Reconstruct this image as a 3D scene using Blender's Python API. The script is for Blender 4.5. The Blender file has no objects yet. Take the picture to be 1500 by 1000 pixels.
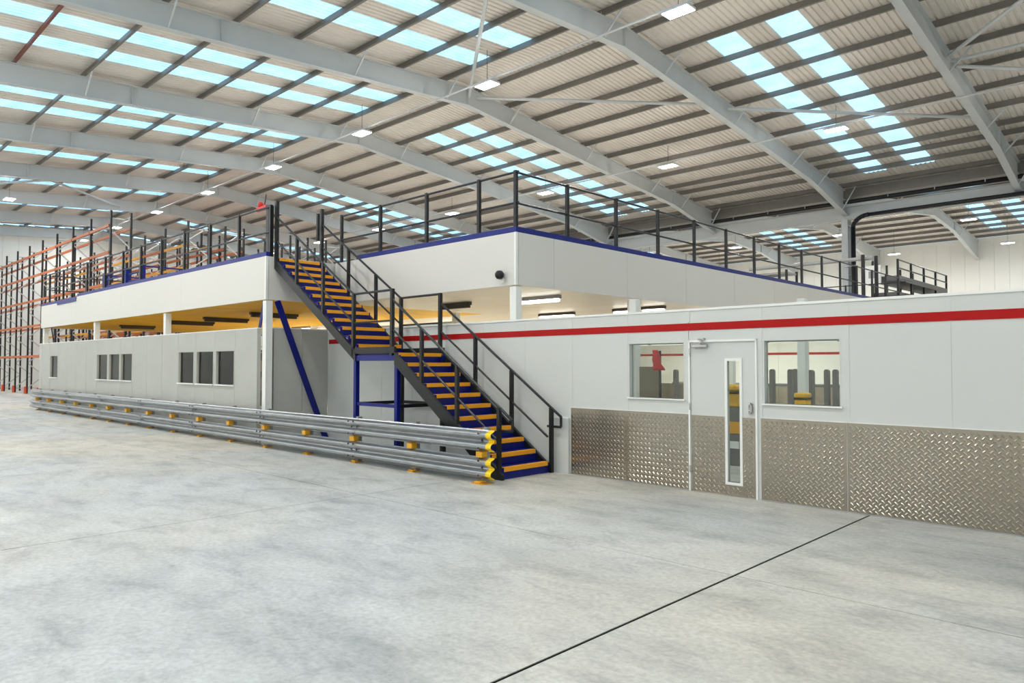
import bpy, bmesh, math, random
from mathutils import Vector, Matrix
random.seed(7)
scene = bpy.context.scene
col = scene.collection

# ------------------------------------------------------------------ camera, world, exposure
cam_d = bpy.data.cameras.new('camera'); cam = bpy.data.objects.new('camera', cam_d); col.objects.link(cam)
cam.location = (0, 0, 1.72)
cam.rotation_euler = (math.radians(91.81), 0, math.radians(43.94))
cam_d.sensor_width = 36.0; cam_d.lens = 36 * 1060 / 1500.0
cam_d.clip_end = 400
scene.camera = cam
world = bpy.data.worlds.new('sky'); scene.world = world; world.use_nodes = True
bg = world.node_tree.nodes['Background']
bg.inputs[0].default_value = (0.44, 0.74, 1.0, 1); bg.inputs[1].default_value = 2.25
scene.view_settings.view_transform = 'Standard'; scene.view_settings.look = 'None'
scene.view_settings.gamma = 1.0; scene.view_settings.use_curve_mapping = False
scene.view_settings.exposure = -0.20
LAMP_W = 290.0            # output of each high-bay luminaire
try:
    scene.cycles.max_bounces = 6; scene.cycles.diffuse_bounces = 4
except Exception: pass

# ------------------------------------------------------------------ materials
def lin(c):
    return tuple(((v / 255) / 12.92 if v / 255 <= .04045 else ((v / 255 + .055) / 1.055) ** 2.4) for v in c)
MATS = {}
def nt_of(name):
    m = bpy.data.materials.new(name); m.use_nodes = True
    nt = m.node_tree; b = nt.nodes['Principled BSDF']; MATS[name] = m
    return m, nt, b
def paint(name, c, rough=.5, metal=0., noise=.06, scale=3., bump=0., spec=.5):
    """painted / plain surface with slight procedural variation"""
    m, nt, b = nt_of(name); c = lin(c)
    geo = nt.nodes.new('ShaderNodeNewGeometry')
    n = nt.nodes.new('ShaderNodeTexNoise'); n.inputs['Scale'].default_value = scale; n.inputs['Detail'].default_value = 4
    nt.links.new(geo.outputs['Position'], n.inputs['Vector'])
    r = nt.nodes.new('ShaderNodeMapRange'); r.inputs['To Min'].default_value = 1 - noise * 1.6; r.inputs['To Max'].default_value = 1 + noise * 1.6
    nt.links.new(n.outputs['Fac'], r.inputs['Value'])
    mx = nt.nodes.new('ShaderNodeVectorMath'); mx.operation = 'SCALE'; mx.inputs[0].default_value = c
    nt.links.new(r.outputs[0], mx.inputs['Scale']); nt.links.new(mx.outputs[0], b.inputs['Base Color'])
    b.inputs['Roughness'].default_value = rough; b.inputs['Metallic'].default_value = metal
    b.inputs['Specular IOR Level'].default_value = spec
    if bump:
        bp = nt.nodes.new('ShaderNodeBump'); bp.inputs['Strength'].default_value = bump
        nt.links.new(n.outputs['Fac'], bp.inputs['Height']); nt.links.new(bp.outputs[0], b.inputs['Normal'])
    return m
def emit(name, c, s):
    m, nt, b = nt_of(name)
    b.inputs['Base Color'].default_value = (.8, .8, .8, 1)
    b.inputs['Emission Color'].default_value = (*c, 1); b.inputs['Emission Strength'].default_value = s
    return m
def glass(name, tint):
    m, nt, b = nt_of(name); nt.nodes.remove(b)
    out = nt.nodes['Material Output']
    tr = nt.nodes.new('ShaderNodeBsdfTransparent'); tr.inputs[0].default_value = (*tint, 1)
    gl = nt.nodes.new('ShaderNodeBsdfGlossy'); gl.inputs['Roughness'].default_value = .02
    fr = nt.nodes.new('ShaderNodeFresnel'); fr.inputs[0].default_value = 1.35
    ad = nt.nodes.new('ShaderNodeMath'); ad.operation = 'ADD'; ad.inputs[1].default_value = .01
    nt.links.new(fr.outputs[0], ad.inputs[0])
    mx = nt.nodes.new('ShaderNodeMixShader')
    nt.links.new(ad.outputs[0], mx.inputs[0]); nt.links.new(tr.outputs[0], mx.inputs[1]); nt.links.new(gl.outputs[0], mx.inputs[2])
    nt.links.new(mx.outputs[0], out.inputs[0]); return m

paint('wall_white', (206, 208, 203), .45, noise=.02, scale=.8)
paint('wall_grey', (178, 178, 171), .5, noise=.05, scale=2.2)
paint('fascia', (217, 214, 207), .5, noise=.012, scale=.5)
paint('trim_white', (235, 235, 230), .45, noise=.01)
paint('stripe_red', (172, 0, 2), .45, noise=.03, spec=.25)
paint('stair_blue', (6, 20, 112), .4, noise=.08, spec=.35)
paint('edge_blue', (8, 30, 118), .4, noise=.05, spec=.35)
paint('nosing_yellow', (250, 170, 22), .6, noise=.10, scale=30, bump=.1)
paint('rail_dark', (25, 26, 27), .36, noise=.06, spec=.4)
paint('rail_navy', (14, 16, 26), .4, noise=.05)
paint('guard_yellow', (244, 206, 14), .45, noise=.04)
paint('block_amber', (222, 160, 20), .5, noise=.08)
paint('galv', (166, 168, 169), .30, metal=.85, noise=.14, scale=7)
paint('bolt', (70, 70, 70), .4, metal=.6)
paint('rafter', (196, 200, 200), .55, noise=.04, scale=1.5)
paint('purlin', (122, 118, 112), .5, metal=.15, noise=.10, scale=4)
paint('purlin_rust', (120, 70, 58), .6, noise=.10, scale=4)
paint('sheet', (226, 219, 210), .55, noise=.05, scale=1.2)
paint('wall_clad', (234, 234, 228), .6, noise=.03, scale=.6)
paint('pipe_black', (24, 24, 26), .45, noise=.05)
paint('rack_upright', (18, 19, 22), .5, noise=.08)
paint('rack_orange', (182, 92, 32), .5, noise=.12, scale=1.2)
paint('rack_yellow', (226, 160, 30), .5, noise=.10, scale=1.2)
paint('rack_red', (190, 52, 40), .5, noise=.1)
paint('rack_brace', (190, 190, 188), .45, metal=.4, noise=.08)
paint('foot_orange', (208, 74, 32), .5, noise=.1)
paint('deck_ochre', (228, 176, 10), .5, noise=.16, scale=1.6, spec=.15)
paint('deck_grey', (214, 206, 194), .35, noise=.05, scale=2)
paint('fixture_dark', (66, 58, 48), .5)
paint('fixture_grey', (150, 150, 148), .5)
paint('chrome', (190, 190, 190), .22, metal=.9, noise=.03)
paint('dark_gap', (34, 34, 34), .8)
paint('joint_black', (16, 14, 12), .9, spec=.1)
paint('post_grey', (120, 118, 114), .4, metal=.3, noise=.08)
paint('bin_yellow', (240, 180, 20), .4, noise=.05)
paint('cloth_red', (196, 20, 26), .6, noise=.1, scale=20, bump=.3)
paint('board_brown', (122, 112, 92), .7, noise=.08, scale=6)
paint('office_floor', (120, 112, 100), .6, noise=.1)
paint('duct_silver', (170, 170, 168), .35, metal=.5, noise=.1, scale=14, bump=.2)
paint('black', (16, 16, 18), .4)
paint('sign_white', (236, 236, 232), .6, noise=.02)
paint('conveyor', (98, 98, 96), .5, metal=.2, noise=.1)
paint('lamp_body', (205, 205, 205), .4)
paint('stop_red', (204, 26, 22), .4)
paint('carton', (168, 124, 82), .7, noise=.1, scale=5)
emit('led', (1.0, .98, .94), 9.0)
emit('tube_white', (1.0, .97, .88), 7.0)
glass('pane', (.86, .90, .88)); glass('pane_dim', (.72, .70, .66))

# roof-light sheeting: translucent ribbed plastic with the sky behind it
m, nt, b = nt_of('rooflight'); nt.nodes.remove(b)
tr = nt.nodes.new('ShaderNodeBsdfTransparent')
geo = nt.nodes.new('ShaderNodeNewGeometry'); nz = nt.nodes.new('ShaderNodeTexNoise'); nz.inputs['Scale'].default_value = 1.4
nt.links.new(geo.outputs['Position'], nz.inputs['Vector'])
rp = nt.nodes.new('ShaderNodeValToRGB'); rp.color_ramp.elements[0].color = (.70, .78, .80, 1); rp.color_ramp.elements[1].color = (.92, .95, .95, 1)
rp.color_ramp.elements[0].position = .3; rp.color_ramp.elements[1].position = .62
nt.links.new(nz.outputs['Fac'], rp.inputs[0]); nt.links.new(rp.outputs[0], tr.inputs[0])
tl = nt.nodes.new('ShaderNodeBsdfTranslucent'); tl.inputs[0].default_value = (.85, .9, .92, 1)
mx = nt.nodes.new('ShaderNodeMixShader'); mx.inputs[0].default_value = .25
nt.links.new(tr.outputs[0], mx.inputs[1]); nt.links.new(tl.outputs[0], mx.inputs[2])
nt.links.new(mx.outputs[0], nt.nodes['Material Output'].inputs[0])

# power-floated concrete
m, nt, b = nt_of('concrete'); L = nt.links.new
geo = nt.nodes.new('ShaderNodeNewGeometry')
def noise(scale, detail, vec=None, rough=.55, dist=0.):
    n = nt.nodes.new('ShaderNodeTexNoise'); n.inputs['Scale'].default_value = scale; n.inputs['Detail'].default_value = detail
    n.inputs['Roughness'].default_value = rough; n.inputs['Distortion'].default_value = dist
    L(vec or geo.outputs['Position'], n.inputs['Vector']); return n.outputs['Fac']
def ramp(src, stops):
    r = nt.nodes.new('ShaderNodeValToRGB'); e = r.color_ramp.elements
    while len(e) < len(stops): e.new(.5)
    for k, (p, c) in enumerate(stops): e[k].position = p; e[k].color = (*lin(c), 1)
    L(src, r.inputs[0]); return r.outputs[0]
def mixc(a, b_, fac, mode='MIX'):
    x = nt.nodes.new('ShaderNodeMix'); x.data_type = 'RGBA'; x.blend_type = mode
    if isinstance(fac, float): x.inputs[0].default_value = fac
    else: L(fac, x.inputs[0])
    L(a, x.inputs[6]); L(b_, x.inputs[7]); return x.outputs[2]
mp = nt.nodes.new('ShaderNodeMapping'); mp.inputs['Scale'].default_value = (.52, 1.0, 1); mp.inputs['Rotation'].default_value = (0, 0, .5)
L(geo.outputs['Position'], mp.inputs[0])
c1 = ramp(noise(.16, 3, None, .5, .2), [(.40, (226, 218, 204)), (.60, (212, 213, 211))])
c0 = ramp(noise(.9, 6, mp.outputs[0], .6, .35), [(.30, (176, 178, 178)), (.47, (232, 232, 230)), (.68, (255, 255, 254))])
c2 = ramp(noise(2.6, 10, mp.outputs[0], .72, .3), [(.33, (112, 114, 115)), (.50, (226, 226, 224)), (.68, (255, 255, 252))])
c3 = ramp(noise(22, 8, None, .7), [(.32, (176, 176, 174)), (.6, (255, 255, 255))])
cc = mixc(mixc(mixc(c1, c0, .55, 'MULTIPLY'), c2, .42, 'MULTIPLY'), c3, .45, 'MULTIPLY'); L(cc, b.inputs['Base Color'])
rr = nt.nodes.new('ShaderNodeMapRange'); rr.inputs['To Min'].default_value = .42; rr.inputs['To Max'].default_value = .72
L(noise(1.1, 5), rr.inputs['Value']); L(rr.outputs[0], b.inputs['Roughness'])
bp = nt.nodes.new('ShaderNodeBump'); bp.inputs['Strength'].default_value = .06; L(noise(40, 4), bp.inputs['Height']); L(bp.outputs[0], b.inputs['Normal'])
b.inputs['Specular IOR Level'].default_value = .35

# five-bar / diamond tread plate
m, nt, b = nt_of('tread_plate'); L = nt.links.new
geo = nt.nodes.new('ShaderNodeNewGeometry'); sp = nt.nodes.new('ShaderNodeSeparateXYZ'); L(geo.outputs['Position'], sp.inputs[0])
def M(op, a, b_=None, c=None):
    n = nt.nodes.new('ShaderNodeMath'); n.operation = op
    for k, v in enumerate((a, b_, c)):
        if v is None: continue
        if isinstance(v, (int, float)): n.inputs[k].default_value = v
        else: L(v, n.inputs[k])
    return n.outputs[0]
S = 1 / .040
pu = M('MULTIPLY', M('ADD', sp.outputs['X'], sp.outputs['Z']), S * .7071); pv = M('MULTIPLY', M('SUBTRACT', sp.outputs['X'], sp.outputs['Z']), S * .7071)
ck = M('PINGPONG', M('ADD', M('FLOOR', pu), M('FLOOR', pv)), 1.0)
fa = M('SUBTRACT', M('FRACT', pu), .5); fb = M('SUBTRACT', M('FRACT', pv), .5)
def ell(a, bb): return M('ADD', M('POWER', M('DIVIDE', a, .52), 2.0), M('POWER', M('DIVIDE', bb, .20), 2.0))
e = M('ADD', M('MULTIPLY', ell(fa, fb), ck), M('MULTIPLY', ell(fb, fa), M('SUBTRACT', 1.0, ck)))
hh = M('MAXIMUM', M('SUBTRACT', 1.0, e), 0.0); hh = M('POWER', hh, .6)
bp = nt.nodes.new('ShaderNodeBump'); bp.inputs['Strength'].default_value = 1.0; bp.inputs['Distance'].default_value = .007
L(hh, bp.inputs['Height']); L(bp.outputs[0], b.inputs['Normal'])
n = nt.nodes.new('ShaderNodeTexNoise'); n.inputs['Scale'].default_value = 2.5; n.inputs['Detail'].default_value = 5; L(geo.outputs['Position'], n.inputs['Vector'])
r = nt.nodes.new('ShaderNodeValToRGB'); r.color_ramp.elements[0].color = (*lin((160, 153, 141)), 1); r.color_ramp.elements[1].color = (*lin((176, 169, 157)), 1)
r.color_ramp.elements[0].position = .35; r.color_ramp.elements[1].position = .65
L(n.outputs['Fac'], r.inputs[0]); L(r.outputs[0], b.inputs['Base Color'])
b.inputs['Metallic'].default_value = .92; b.inputs['Roughness'].default_value = .3
paint('plate_metal', (166, 158, 144), .23, metal=.92, noise=.05, scale=2.5)

# ------------------------------------------------------------------ builders
def link(name, me, mat, parent=None, loc=(0, 0, 0)):
    o = bpy.data.objects.new(name, me); col.objects.link(o)
    if mat and not me.materials: me.materials.append(MATS[mat])
    if parent is not None:
        o.parent = parent; o.location = Vector(loc) - wloc(parent)
    else: o.location = loc
    return o
def wloc(o):
    v = Vector((0, 0, 0))
    while o is not None: v = v + o.location; o = o.parent
    return v
def tag(o, label=None, cat=None, group=None, kind=None):
    if label: o['label'] = label
    if cat: o['category'] = cat
    if group: o['group'] = group
    if kind: o['kind'] = kind
    return o
def thing(name, label, cat, loc=(0, 0, 0), group=None, kind=None):
    o = bpy.data.objects.new(name, None); col.objects.link(o); o.location = loc; o.empty_display_size = .2
    return tag(o, label, cat, group, kind)
CACHE = {}
FACES = [(0, 3, 2, 1), (4, 5, 6, 7), (0, 1, 5, 4), (1, 2, 6, 5), (2, 3, 7, 6), (3, 0, 4, 7)]
def cube_pts(x0, x1, y0, y1, z0, z1):
    return [(x0, y0, z0), (x1, y0, z0), (x1, y1, z0), (x0, y1, z0), (x0, y0, z1), (x1, y0, z1), (x1, y1, z1), (x0, y1, z1)]
def box(name, x0, x1, y0, y1, z0, z1, mat, parent=None, bev=0., rotz=0.):
    """a box given by its world extents; meshes of equal size are shared; rotz turns it about its own centre"""
    d = (round(x1 - x0, 4), round(y1 - y0, 4), round(z1 - z0, 4)); key = (d, mat, bev)
    me = CACHE.get(key)
    if me is None:
        me = bpy.data.meshes.new(name)
        hx, hy, hz = d[0] / 2, d[1] / 2, d[2] / 2
        me.from_pydata(cube_pts(-hx, hx, -hy, hy, -hz, hz), [], FACES)
        if bev:
            bm = bmesh.new(); bm.from_mesh(me); bmesh.ops.bevel(bm, geom=bm.edges[:], offset=bev, segments=1, affect='EDGES'); bm.to_mesh(me); bm.free()
        CACHE[key] = me
    o = link(name, me, mat, parent, ((x0 + x1) / 2, (y0 + y1) / 2, (z0 + z1) / 2))
    if rotz: o.rotation_euler.z = rotz
    return o
class MB:
    """collects pieces into ONE mesh"""
    def __init__(s): s.v = []; s.f = []
    def box(s, x0, x1, y0, y1, z0, z1):
        k = len(s.v); s.v += cube_pts(x0, x1, y0, y1, z0, z1); s.f += [tuple(i + k for i in f) for f in FACES]; return s
    def tube(s, p0, p1, r, n=8):
        p0 = Vector(p0); p1 = Vector(p1); d = (p1 - p0).normalized()
        a = d.cross(Vector((0, 0, 1)) if abs(d.z) < .9 else Vector((1, 0, 0))).normalized(); b_ = d.cross(a); k = len(s.v)
        for p in (p0, p1):
            for i in range(n):
                t = 2 * math.pi * (i + .5) / n; s.v.append(tuple(p + a * r * math.cos(t) + b_ * r * math.sin(t)))
        for i in range(n): j = (i + 1) % n; s.f.append((k + i, k + j, k + n + j, k + n + i))
        s.f.append(tuple(k + i for i in range(n))[::-1]); s.f.append(tuple(k + n + i for i in range(n))); return s
    def bar(s, p0, p1, w, h, up=(0, 0, 1)):
        """rectangular bar from p0 to p1, w across, h along up"""
        p0 = Vector(p0); p1 = Vector(p1); d = (p1 - p0).normalized(); a = d.cross(Vector(up)).normalized(); u = a.cross(d); k = len(s.v)
        for p in (p0, p1):
            for sx, sz in ((-1, -1), (1, -1), (1, 1), (-1, 1)): s.v.append(tuple(p + a * sx * w / 2 + u * sz * h / 2))
        s.f += [tuple(i + k for i in f) for f in FACES]; return s
    def extrude(s, prof, axis, a0, a1, closed=True):
        """prof: 2D points; axis X -> (y,z), Y -> (x,z), Z -> (x,y)"""
        k = len(s.v); n = len(prof)
        for a in (a0, a1):
            for p in prof: s.v.append({'X': (a, p[0], p[1]), 'Y': (p[0], a, p[1]), 'Z': (p[0], p[1], a)}[axis])
        for i in range(n if closed else n - 1): j = (i + 1) % n; s.f.append((k + i, k + j, k + n + j, k + n + i))
        if closed: s.f.append(tuple(k + i for i in range(n))[::-1]); s.f.append(tuple(k + n + i for i in range(n)))
        return s
    def lathe(s, c, prof, n=14):
        k = len(s.v); m_ = len(prof)
        for i in range(n):
            t = 2 * math.pi * i / n
            for r_, z in prof: s.v.append((c[0] + r_ * math.cos(t), c[1] + r_ * math.sin(t), c[2] + z))
        for i in range(n):
            j = (i + 1) % n
            for q in range(m_ - 1): s.f.append((k + i * m_ + q, k + j * m_ + q, k + j * m_ + q + 1, k + i * m_ + q + 1))
        return s
    def build(s, name, mat, parent=None, smooth=False, at=None):
        """origin at the middle of the underside unless given"""
        xs = [v[0] for v in s.v]; ys = [v[1] for v in s.v]; zs = [v[2] for v in s.v]
        c = Vector(at) if at else Vector(((min(xs) + max(xs)) / 2, (min(ys) + max(ys)) / 2, min(zs)))
        me = bpy.data.meshes.new(name); me.from_pydata([tuple(Vector(v) - c) for v in s.v], [], s.f)
        if smooth:
            for p in me.polygons: p.use_smooth = True
        bm = bmesh.new(); bm.from_mesh(me); bmesh.ops.recalc_face_normals(bm, faces=bm.faces[:]); bm.to_mesh(me); bm.free()
        return link(name, me, mat, parent, c)
ORD = ['first', 'second', 'third', 'fourth', 'fifth', 'sixth', 'seventh', 'eighth', 'ninth', 'tenth', 'eleventh', 'twelfth', 'thirteenth', 'fourteenth', 'fifteenth', 'sixteenth']

# ------------------------------------------------------------------ the hall: floor, walls, roof
HX0, HX1, HY0, HY1 = -64.0, 8.7, -20.8, 67.0
VALLEY = 38.0
floor = thing('floor', 'pale grey power-floated concrete floor cut into slabs by saw joints', 'floor', (0, 0, 0), kind='structure')
box('joint_filler', HX0, HX1, HY0, HY1, -.25, -.006, 'joint_black', floor)
xs = [-2.83]
while xs[-1] > HX0: xs.append(max(HX0, xs[-1] - 5.27))
xs = [HX1, 2.44] + xs
ys = [5.55 + 5.5 * k for k in range(-4, 12)]; ys = [HY0] + [y for y in ys if HY0 < y < HY1 - 1] + [HY1]
for i in range(len(xs) - 1):
    for j in range(len(ys) - 1):
        ga = .013 if abs(xs[i] + 2.83) < .01 else .0065; gb = .013 if abs(xs[i + 1] + 2.83) < .01 else .0065
        y0, y1 = ys[j] + .0065, ys[j + 1] - .0065
        cuts = [y0, y1]
        if xs[i] <= 2.5 and xs[i] > -2.9 and y0 < 7.7 < y1 and xs[i] > -2.5: cuts = [y0, 7.693, 7.707, y1]
        for q in range(0, len(cuts), 2):
            box('floor_slab', xs[i + 1] + gb, xs[i] - ga, cuts[q], cuts[q + 1], -.006, 0, 'concrete', floor)

RX = [-5.82 - 7.27 * k for k in range(-2, 9)]      # portal frame lines, R0 is RX[2]
def U(y):                                           # underside of the rafters
    if y < 18.6: return 11.65 - .07 * (18.6 - y)
    if y < VALLEY: return 11.65 - .10 * (y - 18.6)
    if y < 54: return 9.71 + .12 * (y - VALLEY)
    return 11.63 - .06 * (y - 54)
RD, PD = .70, .22                                    # rafter and purlin depth
def clad_wall(name, label, axis, at, a0, a1, top, sign):
    w = thing(name, label, 'wall', (at, a0, 0) if axis == 'X' else (a0, at, 0), kind='structure')
    a = a0
    while a < a1 - .01:
        b1 = min(a + 1.0, a1); pr = []
        t = at + sign * .03
        if axis == 'X': box('cladding_panel', min(at, at + sign * .12), max(at, at + sign * .12), a + .006, b1 - .006, 0, min(top(a), top(b1)), 'wall_clad', w)
        else: box('cladding_panel', a + .006, b1 - .006, min(at, at + sign * .12), max(at, at + sign * .12), 0, min(top(a), top(b1)), 'wall_clad', w)
        a = b1
    return w
clad_wall('wall_left', 'grey-white clad gable wall behind the tall racking at far left', 'X', HX0, HY0, HY1, lambda y: U(y) + RD + .2, -1)
clad_wall('wall_back', 'white clad wall at the far side beyond the valley column', 'Y', HY1, HX0, HX1, lambda x: U(HY1) + RD + .2, 1)
clad_wall('wall_right', 'clad gable wall out of view to the right of the camera', 'X', HX1, HY0, HY1, lambda y: U(y) + RD + .2, 1)
clad_wall('wall_front', 'clad side wall out of view behind the camera', 'Y', HY0, HX0, HX1, lambda x: U(HY0) + RD + .2, -1)

ceiling = thing('ceiling', 'grey ribbed sheet roof with purlins and blue-white rooflight strips', 'roof', (0, 0, 0), kind='structure')
PUR_L = [17.5 - 2.0 * k for k in range(0, 20) if 17.5 - 2.0 * k > HY0 + .3]
PUR_R = [19.2, 20.9, 22.5, 24.2, 25.85, 27.6, 29.4, 31.2, 33.0, 34.1, 35.5, 37.2]
PUR_2 = [39.3, 41.2, 43, 44.8, 46.6, 48.4, 50.2, 52, 53.6, 55.2, 57, 58.8, 60.6, 62.4, 64.2, 66]
def zprof(y, z, s):
    t = .012; w = .075
    return [(y, z), (y - s * w, z), (y - s * w, z + t), (y - s * t, z + t), (y - s * t, z + PD - t), (y - s * t, z + PD), (y + s * w, z + PD), (y + s * w, z + PD - t), (y, z + PD - t)]
PCACHE = {}
for k in range(len(RX) - 1):
    xr, xl = RX[k], RX[k + 1]
    for y in PUR_L + PUR_R + PUR_2:
        mat = 'purlin_rust' if (k == 4 and abs(y - 5.5) < .1) else 'purlin'
        if mat not in PCACHE:
            mb = MB(); mb.extrude(zprof(0, 0, 1), 'X', -(xr - xl) / 2 + .01, (xr - xl) / 2 - .01)
            o = mb.build('purlin', mat, ceiling, at=(0, 0, 0)); PCACHE[mat] = o.data; bpy.data.objects.remove(o)
        link('purlin', PCACHE[mat], mat, ceiling, ((xr + xl) / 2, y, U(y) + RD))
# ribbed sheets, one piece per bay and slope, split around the rooflights
SLOPES = [(HY0, 18.6), (18.6, VALLEY), (VALLEY, 54.0), (54.0, HY1)]
SKY = {0: (-19.5, 17.9), 1: (21.1, 36.3), 2: (40.0, 52.0), 3: (56.0, 64.0)}
def ribbed(name, xa, xb, y0, y1, mat, zoff=0., ribs=True):
    prof = []; x = xa; zt = RD + PD + .004 + zoff
    P = .2
    x = math.floor(xa / P) * P
    pts = [xa]
    while x < xb:
        for d in (0, .11, .135, .175): 
            if xa < x + d < xb: pts.append(x + d)
        x += P
    pts.append(xb)
    v = []; f = []
    for q in pts:
        ph = (q / P - math.floor(q / P)) * P
        z = zt + (.035 if .13 < ph < .18 else 0.0)
        v.append((q, y0, U(y0 + 1e-4) + z)); v.append((q, y1, U(y1 - 1e-4) + z))
    for i in range(len(pts) - 1): f.append((2 * i, 2 * i + 1, 2 * i + 3, 2 * i + 2))
    mb = MB(); mb.v = v; mb.f = f
    return mb.build(name, mat, ceiling)
for k in range(len(RX) - 1):
    xr, xl = RX[k], RX[k + 1]
    for s, (y0, y1) in enumerate(SLOPES):
        has = (s == 0) or (s in (1, 2, 3) and (k - 2) % 2 == 0)
        if not has:
            ribbed('roof_sheet', xl, xr, y0, y1, 'sheet'); continue
        a, b1 = SKY[s]
        st = [(xr - 3.85, xr - 2.85), (xr - 5.85, xr - 4.85)]
        for (p, q) in [(xr - 2.85, xr), (xr - 4.85, xr - 3.85), (xl, xr - 5.85)]: ribbed('roof_sheet', p, q, y0, y1, 'sheet')
        for (p, q) in st:
            ribbed('roof_sheet', p, q, y0, a, 'sheet'); ribbed('roof_sheet', p, q, b1, y1, 'sheet')
            ribbed('rooflight_strip', p, q, a, b1, 'rooflight')
# portal rafters
RN = {2: 'nearest portal rafter, crossing the top right corner', 3: 'portal rafter landing on the valley column with the black downpipe',
      4: 'portal rafter second to the left of the valley column', 5: 'third portal rafter left of the valley column, over the staircase',
      6: 'portal rafter fourth from the valley column towards the left gable', 7: 'fifth portal rafter towards the left gable, above the racks',
      8: 'sixth portal rafter towards the left gable', 9: 'seventh portal rafter, next to the left gable', 10: 'last portal rafter standing against the left gable wall',
      0: 'portal rafter at the right gable, out of view', 1: 'portal rafter above the camera, out of view'}
YS = [HY0, -10, 0, 9, 18.6, 26, 33.4, VALLEY, 38.001, 42, 48, 54, 59.5, HY1]
def hd(y):                                            # haunch depth below the rafter line
    h = 0
    if 33.4 < y <= 38.0: h = .50 * (y - 33.4) / 4.6
    if 38.0 < y < 42: h = .45 * (42 - y) / 4
    if y > 59.5: h = .85 * (y - 59.5) / 7.5
    if y < -14: h = .6 * (-14 - y) / 6.8
    return h
for k, x in enumerate(RX):
    t = thing('portal_rafter', RN[k], 'beam', (x, 18.6, 0), group='portal rafters of the roof')
    ys2 = sorted(set(YS + [-14, 36]))
    if x < -63: ys2 = [min(HY1 - .02, max(HY0 + .02, y)) for y in ys2]; x = x + .35
    def strip(za, zb, w):
        mb = MB()
        for y in ys2:
            for sx in (-1, 1):
                for zz in (za(y), zb(y)): mb.v.append((x + sx * w / 2, y, zz))
        n = len(ys2)
        for i in range(n - 1):
            q = 4 * i; mb.f += [(q, q + 1, q + 5, q + 4), (q + 2, q + 6, q + 7, q + 3), (q, q + 4, q + 6, q + 2), (q + 1, q + 3, q + 7, q + 5)]
        mb.f += [(0, 2, 3, 1), (4 * n - 4, 4 * n - 3, 4 * n - 1, 4 * n - 2)]
        return mb
    strip(lambda y: U(y) - hd(y), lambda y: U(y) - hd(y) + .025, .26).build('bottom_flange', 'rafter', t)
    strip(lambda y: U(y) + RD - .025, lambda y: U(y) + RD, .26).build('top_flange', 'rafter', t)
    strip(lambda y: U(y) - hd(y) + .02, lambda y: U(y) + RD - .02, .03).build('web', 'rafter', t)
    for y in (18.6, 33.4, 59.5, 9.0):
        mb = MB()
        for sx in (-1, 1): mb.box(x + min(sx * .012, sx * .12), x + max(sx * .012, sx * .12), y - .012, y + .012, U(y) + .02, U(y) + RD - .02)
        mb.build('stiffener', 'rafter', t)
    if x > -62:
        for y in (1.5, 7.5, 13.5, 17.5, 20.9, 25.85, 31.2, 34.1, 37.2, 44.8, 52, 60.6):
            mb = MB()
            for sx in ((-1, 1) if y < 19 else (1,)):
                mb.bar((x + sx * .10, y, U(y) - hd(y) + .05), (x + sx * .75, y + .02, U(y) + RD + .02), .05, .05, (0, 1, 0))
            mb.build('fly_brace', 'rafter', t)
# roof-plane bracing tubes
def brace_tube(label, p0, p1, r=.06):
    tag(MB().tube(p0, p1, r, 10).build('bracing_tube', 'rafter', smooth=False), label, 'tube', 'roof bracing tubes')
zb = lambda y: U(y) + .42
def rp_(k, y, dx=0, dz=0): return (RX[k] + dx, y, U(y) + .42 + dz)
brace_tube('long bracing tube under the roof between the two rafters above the staircase corner post', rp_(4, 19.0, .15), rp_(3, 24.6, -.15))
brace_tube('bracing tube hanging like a vertical pole at the top centre of the picture', rp_(4, 18.6, .15, -.1), rp_(3, 12.9, -.15))
brace_tube('long bracing tube crossing the right-hand rooflight strips', rp_(3, 25.2, .15), rp_(2, 31.0, -.15))
brace_tube('steep bracing tube at the top right corner beside the nearest rafter', rp_(2, 25.6, .15), rp_(1, 19.0, -.15))
brace_tube('bracing tube running level from the nearest rafter out of the right edge', rp_(2, 26.0, .15), rp_(1, 26.3, -.15))
brace_tube('lower bracing tube leaving the nearest rafter at the right edge', rp_(2, 26.4, .15), rp_(1, 32.5, -.15))
brace_tube('bracing tube over the racks between two far left rafters', rp_(8, 6.0, .15), rp_(7, 12.0, -.15))
brace_tube('bracing tube over the far left rooflights', rp_(8, 15.5, .15, -.2), rp_(7, 9.5, -.15, -.2))
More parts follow.
